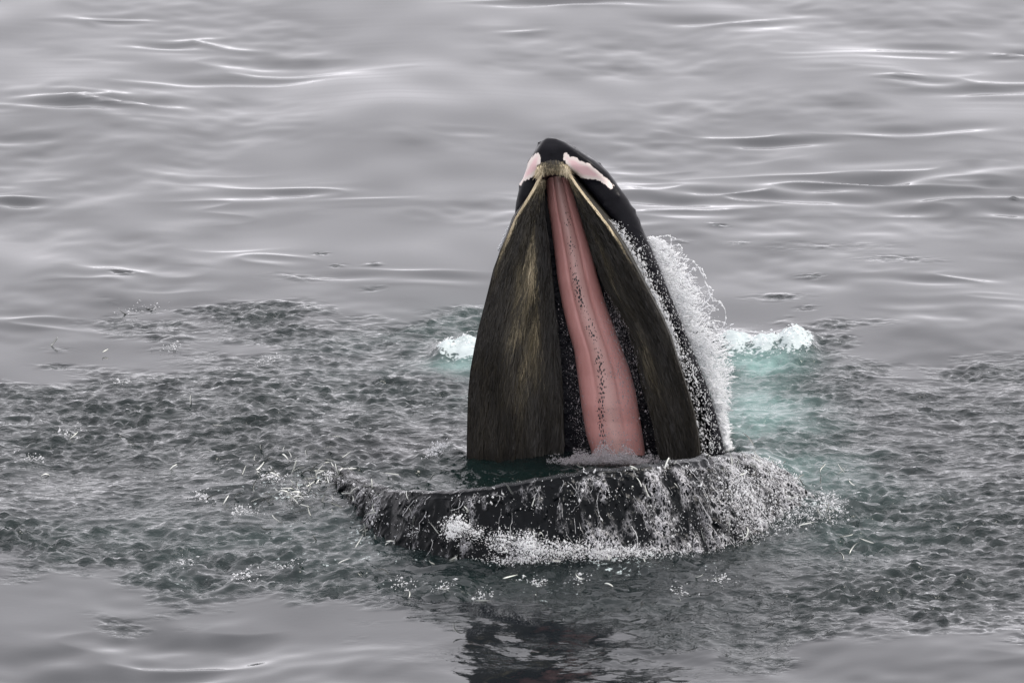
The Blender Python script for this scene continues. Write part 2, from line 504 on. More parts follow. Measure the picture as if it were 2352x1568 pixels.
foamA += 0.6 * gauss(px, py, 1720, 822, 110, 12) + 0.55 * gauss(px, py, 1050, 826, 50, 8) + 0.45 * gauss(px, py, 1740, 775, 80, 30)
foamA += 0.4 * gauss(px, py, 1000, 1066, 30, 12) + 0.5 * gauss(px, py, 1380, 1045, 90, 14)
foamA += 0.35 * np.clip(W_ - 0.9, 0, 1) * stir
skew = 2.0 * wrap(strk) * smth * smooth01(SPC, 0.3, 0.06)      # crests lean away
me = mesh_np('water', np.stack([X, Y + skew, H], -1), grid_faces(len(ys), len(xs)))
attr(me, 'teal', np.clip(teal * infront, 0, 1))
attr(me, 'foam', np.clip(foamA * 0.55 * infront + churn, 0, 1))
attr(me, 'chop', np.clip(amp, 0, 1))
obj('water', me, M_sea, label='grey-green sea, smooth swell broken by a ruffled patch round the whale', cat='water', kind='structure')

def sea_height(p):
    i = np.clip(np.searchsorted(ys, p[..., 1]), 0, len(ys) - 1)
    j = np.clip(np.searchsorted(xs, p[..., 0]), 0, len(xs) - 1)
    return H[i, j]

# ------------------------------------------------------------------ the whale
g_r = (1 + 5 ** 0.5) / 2
ICO0 = np.array([(-1, g_r, 0), (1, g_r, 0), (-1, -g_r, 0), (1, -g_r, 0), (0, -1, g_r), (0, 1, g_r), (0, -1, -g_r), (0, 1, -g_r), (g_r, 0, -1), (g_r, 0, 1), (-g_r, 0, -1), (-g_r, 0, 1)]) / math.hypot(1, g_r)
ICF0 = np.array([(0, 11, 5), (0, 5, 1), (0, 1, 7), (0, 7, 10), (0, 10, 11), (1, 5, 9), (5, 11, 4), (11, 10, 2), (10, 7, 6), (7, 1, 8), (3, 9, 4), (3, 4, 2), (3, 2, 6), (3, 6, 8), (3, 8, 9), (4, 9, 5), (2, 4, 11), (6, 2, 10), (8, 6, 7), (9, 8, 1)])
Y0 = 45.3
def YW(py, w):
    return Y0 + 0.10 * np.maximum(0, (1040 - np.asarray(py, float)) * 0.0030) - w

SIL_L = curve([(1250, 319), (1241, 328), (1228, 346), (1217, 365), (1204, 402), (1192, 433), (1185, 465), (1181, 500), (1176, 540), (1168, 600), (1160, 660), (1150, 720), (1138, 800), (1128, 900), (1120, 1000), (1114, 1100), (1110, 1300)])
SIL_R = curve([(1278, 318), (1296, 325), (1337, 349), (1368, 368), (1399, 396), (1417, 423), (1439, 451), (1457, 482), (1470, 510), (1485, 544), (1501, 581), (1513, 609), (1527, 645), (1543, 685), (1566, 740), (1590, 800), (1611, 850), (1630, 900), (1645, 950), (1657, 1000), (1668, 1040), (1680, 1100), (1700, 1300)])
RKR_OUT = curve([(1296, 378), (1312, 400), (1325, 420), (1346, 448), (1368, 476), (1399, 516), (1430, 562), (1460, 615), (1491, 673), (1519, 726), (1538, 770), (1560, 840), (1580, 900), (1594, 950), (1603, 1000), (1607, 1050), (1609, 1160)])
RKR_IN = curve([(1297, 385), (1308, 405), (1318, 440), (1328, 480), (1340, 520), (1353, 560), (1372, 625), (1393, 672), (1420, 720), (1446, 765), (1458, 805), (1474, 869), (1490, 937), (1503, 988), (1513, 1039), (1516, 1160)])
RKL_OUT = curve([(1246, 388), (1238, 402), (1226, 427), (1204, 464), (1183, 498), (1164, 544), (1149, 575), (1133, 618), (1121, 667), (1109, 714), (1098, 756), (1089, 800), (1080, 850), (1075, 903), (1073, 962), (1072, 1026), (1071, 1160)])
RKL_IN = curve([(1254, 388), (1253, 402), (1248, 445), (1251, 490), (1260, 550), (1266, 600), (1272, 660), (1277, 720), (1284, 800), (1289, 870), (1294, 940), (1296, 1000), (1296, 1160)])
PAL_L = curve([(1252, 395), (1255, 426), (1258, 473), (1266, 519), (1274, 581), (1281, 643), (1291, 698), (1303, 750), (1319, 805), (1329, 878), (1336, 937), (1346, 996), (1358, 1035), (1370, 1110)])
PAL_R = curve([(1303, 395), (1315, 426), (1331, 482), (1346, 535), (1362, 590), (1373, 636), (1388, 689), (1408, 745), (1428, 800), (1447, 850), (1460, 900), (1470, 960), (1477, 1005), (1483, 1050), (1490, 1110)])

# upper jaw as stacked rings
rows = np.concatenate([np.linspace(319, 420, 26), np.linspace(426, 1300, 90)])
NB, NF = 28, 36
verts = []
for r in rows:
    xl, xr = SIL_L(r), SIL_R(r)
    xc, a = (xl + xr) / 2, (xr - xl) / 2
    dep = np.interp(r, [318, 330, 360, 420, 600, 1000, 1300], [0.05, 0.12, 0.22, 0.36, 0.62, 0.95, 1.1])
    th = np.linspace(0, math.pi, NB, endpoint=False)
    bx = xc + a * np.cos(th)
    bw = -dep * np.sin(th) ** 0.8
    fx = np.linspace(xl, xr, NF, endpoint=False)
    s = (fx - xl) / (xr - xl)
    lip = np.sqrt(np.clip(1 - (2 * s - 1) ** 2, 0, 1))
    bulge = np.interp(r, [318, 340, 380, 420, 1300], [0.03, 0.10, 0.12, 0.08, 0.07])
    fw = bulge * np.minimum(1, lip * 1.5)
    li, ri = RKL_OUT(r) + 12, RKR_OUT(r) + 14
    rec = smooth01(fx, li - 5, li + 14) * smooth01(fx, ri + 5, ri - 14) * smooth01(r, 385, 425)
    fw = fw * (1 - rec) - 0.24 * rec
    verts.append(np.concatenate([P(bx, r, YW(r, bw)), P(fx, r, YW(r, fw))]))
n_ring = NB + NF
V = np.array(verts)
nr = len(rows)
Fq = grid_faces(nr, n_ring, wrap_v=True)
V = np.concatenate([V.reshape(-1, 3), V[0].mean(0)[None] + [0, 0, 0.01], V[-1].mean(0)[None]])
top = np.array([[nr * n_ring, (j + 1) % n_ring, j] for j in range(n_ring)])
bot = np.array([[nr * n_ring + 1, (nr - 1) * n_ring + j, (nr - 1) * n_ring + (j + 1) % n_ring] for j in range(n_ring)])

# lower jaw: a rim in a U open to the upper jaw, its wall running down and out under water
RIM = [(772, 1070, 44.77), (800, 1086, 44.33), (850, 1109, 43.75), (900, 1125, 43.32), (960, 1131, 43.03), (1020, 1128, 42.83), (1100, 1121, 42.69), (1200, 1105, 42.67),
       (1300, 1090, 42.72), (1400, 1076, 42.82), (1500, 1065, 42.99), (1600, 1054, 43.32), (1660, 1047, 43.81), (1698, 1044, 44.32), (1712, 1046, 44.82), (1700, 1050, 45.32)]
rp = np.array([P(*q) for q in RIM])
tt = np.concatenate([[0], np.cumsum(np.linalg.norm(np.diff(rp[:, :2], axis=0), axis=1))])
def rim_at(t):
    p = np.stack([np.interp(t, tt, rp[:, k]) for k in range(3)], -1)
    return p
ts = np.linspace(0, tt[-1], 160)
rim = rim_at(ts)
for _ in range(30):
    rim[1:-1] = 0.5 * rim[1:-1] + 0.25 * (rim[:-2] + rim[2:])
rw_ = np.random.default_rng(3).normal(0, 1, len(rim))
rw_ = np.convolve(rw_, [.1, .2, .4, .2, .1], 'same') * 0.014
rim[3:-3, 2] += rw_[3:-3]
tan = np.gradient(rim[:, :2], axis=0)
tan /= np.linalg.norm(tan, axis=1)[:, None]
nrm = np.stack([tan[:, 1], -tan[:, 0]], -1)          # outwards (towards the camera at the front)
frac = ts / tt[-1]
flare = np.interp(frac, [0, .25, .5, .66, .76, .88, 1], [0.7, 0.7, 0.75, 1.1, 1.9, 2.6, 1.6])
PROF = [(-0.30, -1.1), (-0.16, -0.45), (-0.10, -0.12), (-0.07, -0.03), (-0.03, 0.0), (0.02, -0.01), (0.055, -0.05), (0.11, -0.16), (0.20, -0.34), (0.28, -0.5), (0.34, -0.8), (0.30, -1.1)]
JV = np.array([[[rim[i, 0] + nrm[i, 0] * o * (flare[i] if o > 0 else 1), rim[i, 1] + nrm[i, 1] * o * (flare[i] if o > 0 else 1), rim[i, 2] + z] for (o, z) in PROF] for i in range(len(ts))])
npf = len(PROF)
JF = grid_faces(len(ts), npf, wrap_v=True)
jb = len(V)
capA = np.array([np.arange(npf)[::-1]])
capB = np.array([(len(ts) - 1) * npf + np.arange(npf)])
# throat and head under water, joining both jaws
EU, EV = 24, 40
ph = np.linspace(0.02, math.pi - 0.02, EU)[:, None]
la = np.linspace(0, 2 * math.pi, EV, endpoint=False)[None, :]
EL = np.stack(np.broadcast_arrays(0.35 + 1.75 * np.sin(ph) * np.cos(la), 45.07 + 1.7 * np.sin(ph) * np.sin(la), -1.25 + 0.85 * np.cos(ph)), -1).reshape(-1, 3)
EF = grid_faces(EU, EV, wrap_v=True)
ecap = [np.array([np.arange(EV)]), np.array([np.arange(EV)[::-1] + (EU - 1) * EV])]
eb = jb + JV.size // 3
allV = np.concatenate([V, JV.reshape(-1, 3), EL])
TUB = [(1240, 330, -0.02), (1256, 322, 0.0), (1300, 330, -0.02), (1318, 340, -0.02), (1346, 358, -0.02), (1376, 378, -0.02), (1412, 420, -0.02), (1457, 484, -0.02), (1466, 505, -0.02), (1268, 350, 0.10), (1216, 372, -0.02), (1196, 425, -0.02),
       (1330, 362, 0.08), (1420, 452, 0.06), (1285, 342, 0.08)]
tv = np.concatenate([allV] + [P(a, c_, YW(c_, w_))[None] + ICO0 * 0.021 for (a, c_, w_) in TUB])
tf = np.concatenate([ICF0 + len(allV) + 12 * k for k in range(len(TUB))])
allV = tv
raw = mesh_np('raw', allV, [tf, Fq, top, bot, JF + jb, capA + jb, capB + jb, EF + eb] + [q + eb for q in ecap], smooth=False)
tmp = bpy.data.objects.new('raw', raw)
COL.objects.link(tmp)
rm = tmp.modifiers.new('remesh', 'REMESH')
rm.mode = 'VOXEL'
rm.voxel_size = 0.016
sm = tmp.modifiers.new('smooth', 'SMOOTH')
sm.iterations = 3
dg = bpy.context.evaluated_depsgraph_get()
body_me = bpy.data.meshes.new_from_object(tmp.evaluated_get(dg))
bpy.data.objects.remove(tmp)
bpy.data.meshes.remove(raw)
body_me.name = 'body'
body_me.polygons.foreach_set('use_smooth', np.ones(len(body_me.polygons), bool))
bv = np.empty(len(body_me.vertices) * 3, np.float32)
body_me.vertices.foreach_get('co', bv)
bv = bv.reshape(-1, 3)
bpx, bpy_ = PIX(bv)
PATCH_L = [(1234, 353), (1240, 360), (1238, 372), (1237, 389), (1223, 403), (1211, 410), (1200, 415), (1195, 425), (1196, 413), (1203, 395), (1211, 382), (1222, 364)]
PATCH_R = [(1299, 352), (1305, 357), (1311, 363), (1322, 364), (1336, 374), (1353, 378), (1365, 389), (1381, 401), (1396, 415), (1406, 426), (1404, 433), (1390, 421), (1375, 412), (1356, 409), (1335, 406), (1319, 394), (1310, 386), (1302, 375), (1296, 364)]
front = bv[:, 1] < YW(bpy_, -0.12)
patch_v = np.maximum(poly_sdf(bpx, bpy_, PATCH_L), poly_sdf(bpx, bpy_, PATCH_R))
attr(body_me, 'patch', np.where(front & (bv[:, 2] > 1), np.clip(patch_v, -40, 40), -40))
attr(body_me, 'wet', smooth01(bpy_, 480, 620))

whale = obj('humpback_whale', None, label='black whale lunging up through the sea with its pink-roofed mouth wide open', cat='whale')
whale.location = (0.35, 45.07, 0.0)
off = np.array(whale.location)
def wpart(name, me, mat, parent=None, **kw):
    par = parent or whale
    o = obj(name, me, mat, par, **kw)
    if par is whale:
        o.matrix_parent_inverse = whale.matrix_world.inverted()
        o.matrix_parent_inverse.translation = -whale.location
    return o
wpart('body', body_me, M_skin)

# palate
rws = np.linspace(392, 1110, 160)
ss = np.linspace(0, 1, 41)
R_, S_ = np.meshgrid(rws, ss, indexing='ij')
pxg = PAL_L(R_) + (PAL_R(R_) - PAL_L(R_)) * S_
c0 = np.clip((S_ - 0.5) * 2, -1, 1)
wide = smooth01(R_, 700, 1000)
prof = 0.10 * np.sqrt(np.clip(1 - np.abs(c0) ** 3.0, 0, 1)) + 0.02 * np.exp(-((c0 + 0.05) / 0.28) ** 2)
for g_ in (-0.42, 0.40):
    prof = prof - 0.016 * np.exp(-((c0 - g_) / 0.045) ** 2) * (1 - 0.6 * wide)
wav = np.interp(np.arange(160), np.arange(0, 160, 8), rng.normal(0, 0.005, 20))[:, None]
pw = -0.19 + prof + wav
pm = mesh_np('palate', P(pxg, R_, YW(R_, pw)), grid_faces(160, 41))
attr(pm, 'pu', S_)
attr(pm, 'pv', R_)
attr(pm, 'pmid', np.exp(-((c0 + 0.02) / 0.30) ** 2))
ctr = -0.02 + 0.10 * np.sin(R_ / 60.0) - 0.35 * wide
attr(pm, 'pspot', np.exp(-((c0 - ctr) / (0.27 - 0.10 * wide)) ** 2) * smooth01(R_, 410, 520))
wpart('palate', pm, M_pal)

# baleen racks: a curtain flaring from the palate edge to a free fringe, and back to the lip outside
def rack(inner, outer, side, seed):
    r_ = np.random.default_rng(seed)
    rw = np.concatenate([np.linspace(386, 430, 18), np.linspace(436, 1160, 120)])
    t = np.linspace(0, 1, 40)
    R, T = np.meshgrid(rw, t, indexing='ij')
    nrow, ncol = R.shape
    wmax = np.interp(rw, [386, 420, 480, 600, 800, 1000, 1160], [0.10, 0.12, 0.17, 0.24, 0.26, 0.20, 0.18])[:, None]
    xi_, xo_ = inner(R), outer(R)
    fold = spectral(nrow, ncol, 1 / nrow * 2, 1 / ncol, 0.2, 1.0, 1.2, seed + 5, 1.0, 3.0)
    pxl = xi_ + (xo_ - xi_) * T
    w = -0.22 + (wmax + 0.22) * (T ** 0.8) + 0.05 * np.sin(math.pi * T) * (0.6 + fold * 0.5) * smooth01(R, 400, 560)
    # outer side, going back to the lip
    t2 = np.linspace(0, 1, 9)[1:]
    R2, T2 = np.meshgrid(rw, t2, indexing='ij')
    lipx = outer(R2) + side * np.interp(R2, [386, 420, 500, 650, 900, 1160], [2, 10, 20, 10, 4, 4]) * T2 - (0 if side > 0 else -14) * T2
    w2 = wmax * (1 - T2) + 0.02 * T2
    PX = np.concatenate([pxl, lipx], 1)
    PW = np.concatenate([w, w2], 1)
    RR = np.concatenate([R, R2], 1)
    S = P(PX, RR, YW(RR, PW))
    me = mesh_np('baleen_rack', S, grid_faces(S.shape[0], S.shape[1]))
    return me, S, rw, ncol

def bristles(S, rw, ncol, n, side, seed):
    r_ = np.random.default_rng(seed)
    nrow, nc = S.shape[:2]
    # roots, as fractional indices into the rack surface
    ri = r_.uniform(0, nrow - 2, n)
    ti = r_.uniform(0, 1, n) ** 0.9 * (ncol - 1)
    edge = r_.random(n) < 0.22                       # the free fringe is densest
    ti = np.where(edge, (ncol - 1) * (1 - np.abs(r_.normal(0, 0.05, n))), ti)
    ti = np.clip(ti, 0.5, nc - 2.01)
    rootpy = np.interp(ri, np.arange(nrow), rw)
    ln = np.interp(rootpy, [386, 450, 600, 1160], [0.08, 0.13, 0.28, 0.36]) * r_.uniform(0.5, 1.3, n)
    m_per_row = 0.0031 * np.gradient(rw)
    mpr = np.interp(ri, np.arange(nrow), m_per_row)
    drift = r_.normal(0.05, 0.08, n)
    clump = np.sin(rootpy * 0.013 + ti * 0.75) * 0.14 + np.sin(rootpy * 0.021 - ti * 0.8 + seed) * 0.12
    K = 5
    pts = []
    wid_cols = np.linalg.norm(S[:, ncol - 1] - S[:, 0], axis=1) / ncol
    wc = np.interp(ri, np.arange(nrow), wid_cols) + 1e-4
    for k in range(K):
        f = k / (K - 1)
        rr = np.clip(ri + ln * f / mpr, 0, nrow - 1.01)
        tcol = np.clip(ti + (0.20 * r_.choice([1, 1, 1, 0.4], n) + drift + clump + 0.25 * f * r_.normal(0, 1, n) * 0.5) * ln * f / wc * 0.55, 0, nc - 1.01)
        a, bq = rr.astype(int), tcol.astype(int)
        fa, fb = (rr - a)[:, None], (tcol - bq)[:, None]
        p = (S[a, bq] * (1 - fa) + S[a + 1, bq] * fa) * (1 - fb) + (S[a, bq + 1] * (1 - fa) + S[a + 1, bq + 1] * fa) * fb
        lift = (0.006 + 0.030 * np.sin(f * 2.4) * r_.uniform(0.2, 1, n))
        # hair stands off the rack, towards the mouth
        p = p + np.stack([-side * 0.35 * lift, -lift, -0.2 * lift], -1)
        pts.append(p)
    pts = np.array(pts)                                    # K, n, 3
    wd = r_.uniform(0.0009, 0.0025, n)
    cd = np.stack([np.full(n, 1.0), r_.normal(0, .4, n), np.zeros(n)], -1)
    cd /= np.linalg.norm(cd, axis=1)[:, None]
    taper = np.array([0.9, 1.0, 0.85, 0.55, 0.12])
    L = pts - cd[None] * (wd[None, :, None] * taper[:, None, None])
    Rr = pts + cd[None] * (wd[None, :, None] * taper[:, None, None])
    vv = np.stack([L, Rr], 2).transpose(1, 0, 2, 3).reshape(-1, 3)     # n, K, 2
    base = (np.arange(n) * K * 2)[:, None]
    fc = np.concatenate([np.stack([base + 2 * k, base + 2 * k + 1, base + 2 * k + 3, base + 2 * k + 2], -1).reshape(-1, 4) for k in range(K - 1)])
    tn = ti / (ncol - 1)
    up = smooth01(rootpy, 560, 400)                         # near the snout the fringe is cream
    pale = np.exp(-((tn - (0.40 if side < 0 else 0.22)) / 0.20) ** 2) * smooth01(rootpy, 430, 560) * smooth01(rootpy, 1000, 700)
    mf = spectral(128, 64, 1 / 128 * 3, 1 / 64, 0.10, 1.0, 1.3, seed + 9, 0.6, 1.6)
    mott = np.clip(0.5 + 0.3 * mf[np.clip((rootpy - 380) / 800 * 127, 0, 127).astype(int), np.clip(tn * 63, 0, 63).astype(int)], 0, 1)
    tone = -0.02 + 0.16 * mott + (0.56 if side < 0 else 0.36) * pale * (0.55 + 0.7 * mott) + r_.normal(0, 0.08, n)
    cream = np.exp(-((tn - 1.0) / 0.07) ** 2) * smooth01(rootpy, 620, 480) + 0.9 * smooth01(rootpy, 440, 395)
    tone = tone + np.clip(cream, 0, 1) * 0.82
    dark = (tn < 0.22) & (rootpy < 760) & (rootpy > 412)
    tone = np.where(dark, tone * 0.5, tone)  # shade in the gap beside the palate, painted into the bristle tone
    me = mesh_np('bristles', vv, fc)
    attr(me, 'tone', np.repeat(np.clip(tone, 0, 1), K * 2))
    return me

for (inn, out_, side, seed, lab) in ((RKL_IN, RKL_OUT, -1, 21, 'broad brown rack with a pale frayed band'), (RKR_IN, RKR_OUT, 1, 33, 'narrower dark rack with a cream upper fringe')):
    me, S, rw, ncol = rack(inn, out_, side, seed)
    rk = wpart('baleen_rack', me, M_bal, label=lab)
    hb = bristles(S, rw, ncol, 27000 if side < 0 else 18000, side, seed)
    o = obj('bristles', hb, M_hair, rk, kind='stuff')

# the short fringe under the snout
n = 900
r_ = np.random.default_rng(5)
fx = r_.uniform(1234, 1308, n)
arch = 372 + ((fx - 1270) / 36) ** 2 * 12 + r_.normal(0, 2.2, n)
ln = r_.uniform(12, 32, n) * 0.95
K = 5
pts = []
bend = r_.normal(0, 4, n) + (fx - 1270) * 0.12
for k in range(K):
    f = k / (K - 1)
    q = P(fx + bend * f * f, arch + ln * f, YW(arch, 0.115 + 0.03 * math.sin(f * 2.6) * r_.uniform(0.4, 1, n)))
    pts.append(q)
pts = np.array(pts)
wd = r_.uniform(0.0018, 0.0036, n)
tp = np.array([1, 1, 0.8, 0.55, 0.15])
cd = np.array([1.0, 0, 0])
vv = np.stack([pts - cd * (wd[None, :, None] * tp[:, None, None]), pts + cd * (wd[None, :, None] * tp[:, None, None])], 2).transpose(1, 0, 2, 3).reshape(-1, 3)
base = (np.arange(n) * K * 2)[:, None]
fc = np.concatenate([np.stack([base + 2 * k, base + 2 * k + 1, base + 2 * k + 3, base + 2 * k + 2], -1).reshape(-1, 4) for k in range(K - 1)])
me = mesh_np('snout_fringe', vv, fc)
tone = 0.62 + 0.42 * smooth01(np.abs(fx - 1268), 8, 30) + r_.normal(0, 0.14, n)
kk = np.tile(np.repeat(np.linspace(-0.50, 0.10, K), 2), n)
attr(me, 'tone', np.clip(np.repeat(tone, K * 2) + kk, 0, 1))
wpart('snout_fringe', me, M_hair, kind='stuff', label='cream and dark bristles under the snout')

# ------------------------------------------------------------------ droplets and strands of water
OCT = np.array([(1, 0, 0), (-1, 0, 0), (0, 1, 0), (0, -1, 0), (0, 0, 1), (0, 0, -1)], float)
OCF = np.array([(0, 2, 4), (2, 1, 4), (1, 3, 4), (3, 0, 4), (2, 0, 5), (1, 2, 5), (3, 1, 5), (0, 3, 5)])
def beads(cen, size, dirs, stretch, r_):
    n = len(cen)
    d = dirs / (np.linalg.norm(dirs, axis=1)[:, None] + 1e-9)
    v = np.broadcast_to(OCT[None], (n, 6, 3)) * (1 + r_.normal(0, 0.25, (n, 6, 1)))
    al = np.einsum('nvk,nk->nv', v, d)
    v = v + (al * (stretch[:, None] - 1))[..., None] * d[:, None, :]
    v = v * size[:, None, None] + cen[:, None, :]
    return v.reshape(-1, 3), (OCF[None] + (np.arange(n) * 6)[:, None, None]).reshape(-1, 3)

def strands(paths, rad):
    """paths: n,K,3; rad: n,K -> four-sided tubes"""
    n, K = paths.shape[:2]
    t = np.gradient(paths, axis=1)
    t /= np.linalg.norm(t, axis=2)[..., None] + 1e-9
    a = np.cross(t, np.array([0.3, 1.0, 0.2]))
    a /= np.linalg.norm(a, axis=2)[..., None] + 1e-9
    b2 = np.cross(t, a)
    rg = np.stack([a, b2, -a, -b2], 2) * rad[..., None, None] + paths[:, :, None, :]
    base = (np.arange(n) * K * 4)[:, None, None]
    k = np.arange(K - 1)[None, :, None] * 4
    j = np.arange(4)[None, None, :]
    f = np.stack(np.broadcast_arrays(base + k + j, base + k + (j + 1) % 4, base + k + 4 + (j + 1) % 4, base + k + 4 + j), -1).reshape(-1, 4)
    return rg.reshape(-1, 3), f

def join(parts):
    vs, fs, o = [], [], 0
    for v, f in parts:
        vs.append(v)
        fs.append(f + o)
        o += len(v)
    return np.concatenate(vs), fs

# spray thrown off the right flank of the head
r_ = np.random.default_rng(11)
OUTER = curve([(1500, 535), (1560, 565), (1590, 600), (1612, 640), (1640, 690), (1660, 740), (1688, 790), (1690, 850), (1682, 900), (1674, 950), (1676, 1000), (1690, 1050)])
def spray_pts(n, y_lo, y_hi, fo, r_):
    yy = r_.uniform(y_lo, y_hi, n)
    s = fo(n)
    a, b2 = SIL_R(yy) + 1, OUTER(yy)
    xx = a + (b2 - a) * s
    w = -0.12 - 0.30 * r_.random(n) * (0.4 + s)
    return xx, yy, w, s
parts = []
n = 36000
xx, yy, w, s = spray_pts(n, 545, 1035, lambda n: np.abs(r_.beta(1.25, 2.2, n)), r_)
keep = r_.random(n) < np.where(yy < 760, 0.9 - 0.75 * s, 1.0 - 0.25 * s)
cl = np.sin(xx * 0.23 + yy * 0.11) + np.sin(xx * 0.11 - yy * 0.21 + 2)
keep &= r_.random(n) < 0.72 + 0.25 * cl
xx, yy, w, s = xx[keep], yy[keep], w[keep], s[keep]
n = len(xx)
sz = np.clip(r_.lognormal(math.log(0.0016), 0.7, n), 0.0006, 0.010)
dr = np.stack([r_.normal(1, .3, n), r_.normal(0, .3, n), r_.normal(0.12, .35, n) + 0.5 * np.sin(xx * .05 + yy * .03)], -1)
parts.append(beads(P(xx, yy, YW(yy, w)), sz, dr, np.clip(r_.lognormal(1.1, 0.6, n), 1, 10), r_))
# looping filaments at its edge
ns, K = 24, 14
c0x = r_.uniform(545, 800, ns)
px0 = SIL_R(c0x) + (OUTER(c0x) - SIL_R(c0x)) * r_.uniform(0.1, 0.75, ns)
ang = r_.uniform(-0.9, 0.6, ns)
lens = r_.uniform(15, 60, ns)
cur = r_.normal(0, 2.0, ns)
path, pxk, pyk, ak = [], px0.copy(), c0x.copy(), ang.copy()
ww = -0.12 - 0.25 * r_.random(ns)
for k in range(K):
    path.append(P(pxk, pyk, YW(c0x, ww)))
    pxk = pxk + np.cos(ak) * lens / K
    pyk = pyk + np.sin(ak) * lens / K
    ak = ak + cur / K + r_.normal(0, .16, ns)
path = np.array(path).transpose(1, 0, 2)
parts.append(strands(path, r_.uniform(0.001, 0.003, (ns, 1)) * np.clip(1 + r_.normal(0, .7, (ns, K)), .15, 3)))
for loop in ([(1555, 592), (1590, 596), (1606, 615), (1622, 648), (1632, 680), (1640, 695)], [(1636, 690), (1655, 692), (1667, 715), (1668, 735), (1660, 752), (1645, 757)],
             [(1570, 640), (1592, 618), (1610, 612), (1622, 640)], [(1598, 668), (1625, 655), (1640, 668), (1618, 700)], [(1520, 570), (1560, 560), (1568, 572), (1556, 588)],
             [(1505, 545), (1535, 541), (1552, 548)], [(1600, 720), (1630, 700), (1650, 712)], [(1575, 690), (1605, 705), (1640, 742)]):
    q = np.array(loop, float)
    u_ = np.linspace(0, len(q) - 1, 34)
    qx, qy = np.interp(u_, np.arange(len(q)), q[:, 0]), np.interp(u_, np.arange(len(q)), q[:, 1])
    for _ in range(4):
        qx[1:-1] = (qx[:-2] + 2 * qx[1:-1] + qx[2:]) / 4
        qy[1:-1] = (qy[:-2] + 2 * qy[1:-1] + qy[2:]) / 4
    pth = P(qx + r_.normal(0, .8, 34), qy + r_.normal(0, .8, 34), YW(700, -0.25))[None]
    parts.append(strands(pth, np.clip(0.0038 * (1 + r_.normal(0, .8, (1, 34))), 0.0008, 0.012)))
v, f = join(parts)
obj('water_spray', mesh_np('water_spray', v, f), M_foam, label='white spray streaming off the black flank of the head', cat='spray', kind='stuff')

# froth caught between the fringe and the flank, and on the flank
parts = []
n = 5500
yy = r_.uniform(505, 1045, n)
a, b2 = RKR_OUT(yy) + 3, SIL_R(yy)
s = np.clip(np.where(yy > 820, r_.beta(1, 2, n), r_.beta(1.0, 6.5, n)), 0, 1)
dens = np.interp(yy, [500, 540, 620, 700, 800, 900, 1045], [0.6, 1, 1, 0.85, 0.5, 0.3, 0.3])
keep = r_.random(n) < dens
xx, yy, s = (a + (b2 - a) * s)[keep], yy[keep], s[keep]
w = np.interp(s, [0, 0.3, 1], [0.10, 0.10, 0.02]) + r_.uniform(0, .02, len(s))
sz = np.clip(r_.lognormal(math.log(0.0026), 0.5, len(s)), 0.001, 0.011)
dr = np.stack([r_.normal(.4, .3, len(s)), r_.normal(0, .3, len(s)), r_.normal(-1, .4, len(s))], -1)
parts.append(beads(P(xx, yy, YW(yy, w)), sz, dr, r_.uniform(1, 2.6, len(s)), r_))
n = 600
yy = r_.uniform(540, 1040, n)
a, b2 = RKR_OUT(yy) + 8, SIL_R(yy)
s = r_.uniform(0.25, 1, n)
parts.append(beads(P(a + (b2 - a) * s, yy, YW(yy, 0.085 * np.sqrt(1 - s ** 2 * .9) + .01)), r_.uniform(0.001, 0.0035, n), np.tile([[0.3, 0, -1.0]], (n, 1)), r_.uniform(1, 3, n), r_))
# the lump of spray behind the left edge
n = 260
yy = r_.uniform(520, 575, n)
xx = RKL_OUT(yy) + r_.uniform(-7, 6, n)
parts.append(beads(P(xx, yy, YW(yy, 0.0)), r_.uniform(0.003, 0.008, n), r_.normal(0, 1, (n, 3)), r_.uniform(1, 1.8, n), r_))
v, f = join(parts)
obj('flank_froth', mesh_np('flank_froth', v, f), M_foam, label='white froth running down between the baleen and the black lip', cat='froth', kind='stuff')

# grey froth sliding over the palate
parts = []
n = 9000
yy = r_.uniform(660, 1050, n)
xc = np.interp(yy, [660, 720, 800, 900, 1000, 1050], [1392, 1410, 1428, 1445, 1430, 1400])
sg = np.interp(yy, [660, 720, 800, 900, 1000, 1050], [7, 18, 24, 20, 45, 55])
xx = xc + r_.normal(0, 1, n) * sg
keep = (xx < RKR_IN(yy) + 6) & (xx > PAL_L(yy) - 18) & (r_.random(n) < np.interp(yy, [660, 760, 860, 980, 1030, 1050], [0, .6, .65, .35, .9, 1]))
xx, yy = xx[keep], yy[keep]
n = len(xx)
sz = np.clip(r_.lognormal(math.log(0.0011), 0.6, n), 0.0005, 0.005)
parts.append(beads(P(xx, yy, YW(yy, -0.055 + r_.uniform(-0.02, .05, n))), sz, np.tile([[0.1, 0, -1.0]], (n, 1)) + r_.normal(0, .3, (n, 3)), r_.uniform(1, 2.6, n), r_))
n = 900
yy = 690 + 330 * r_.beta(2.2, 1.2, n)
xx = PAL_L(yy) - 10 + r_.normal(0, 1, n) * np.interp(yy, [690, 800, 1010], [5, 9, 14])
parts.append(beads(P(xx, yy, YW(yy, -0.10 + r_.uniform(-.03, .03, n))), np.clip(r_.lognormal(math.log(0.0011), 0.6, n), 0.0005, 0.005), np.tile([[0.1, 0, -1.0]], (n, 1)), r_.uniform(1, 2.6, n), r_))
n = 13000
xx = r_.normal(1395, 55, n)
xx = xx[(xx > 1255) & (xx < 1520)]
n = len(xx)
yy = 1062 - np.abs(r_.normal(0, 24, n)) * (0.3 + 0.7 * np.exp(-((xx - 1395) / 80) ** 2)) * (0.7 + 0.3 * np.sin(xx * 0.11)) + r_.uniform(-3, 6, n)
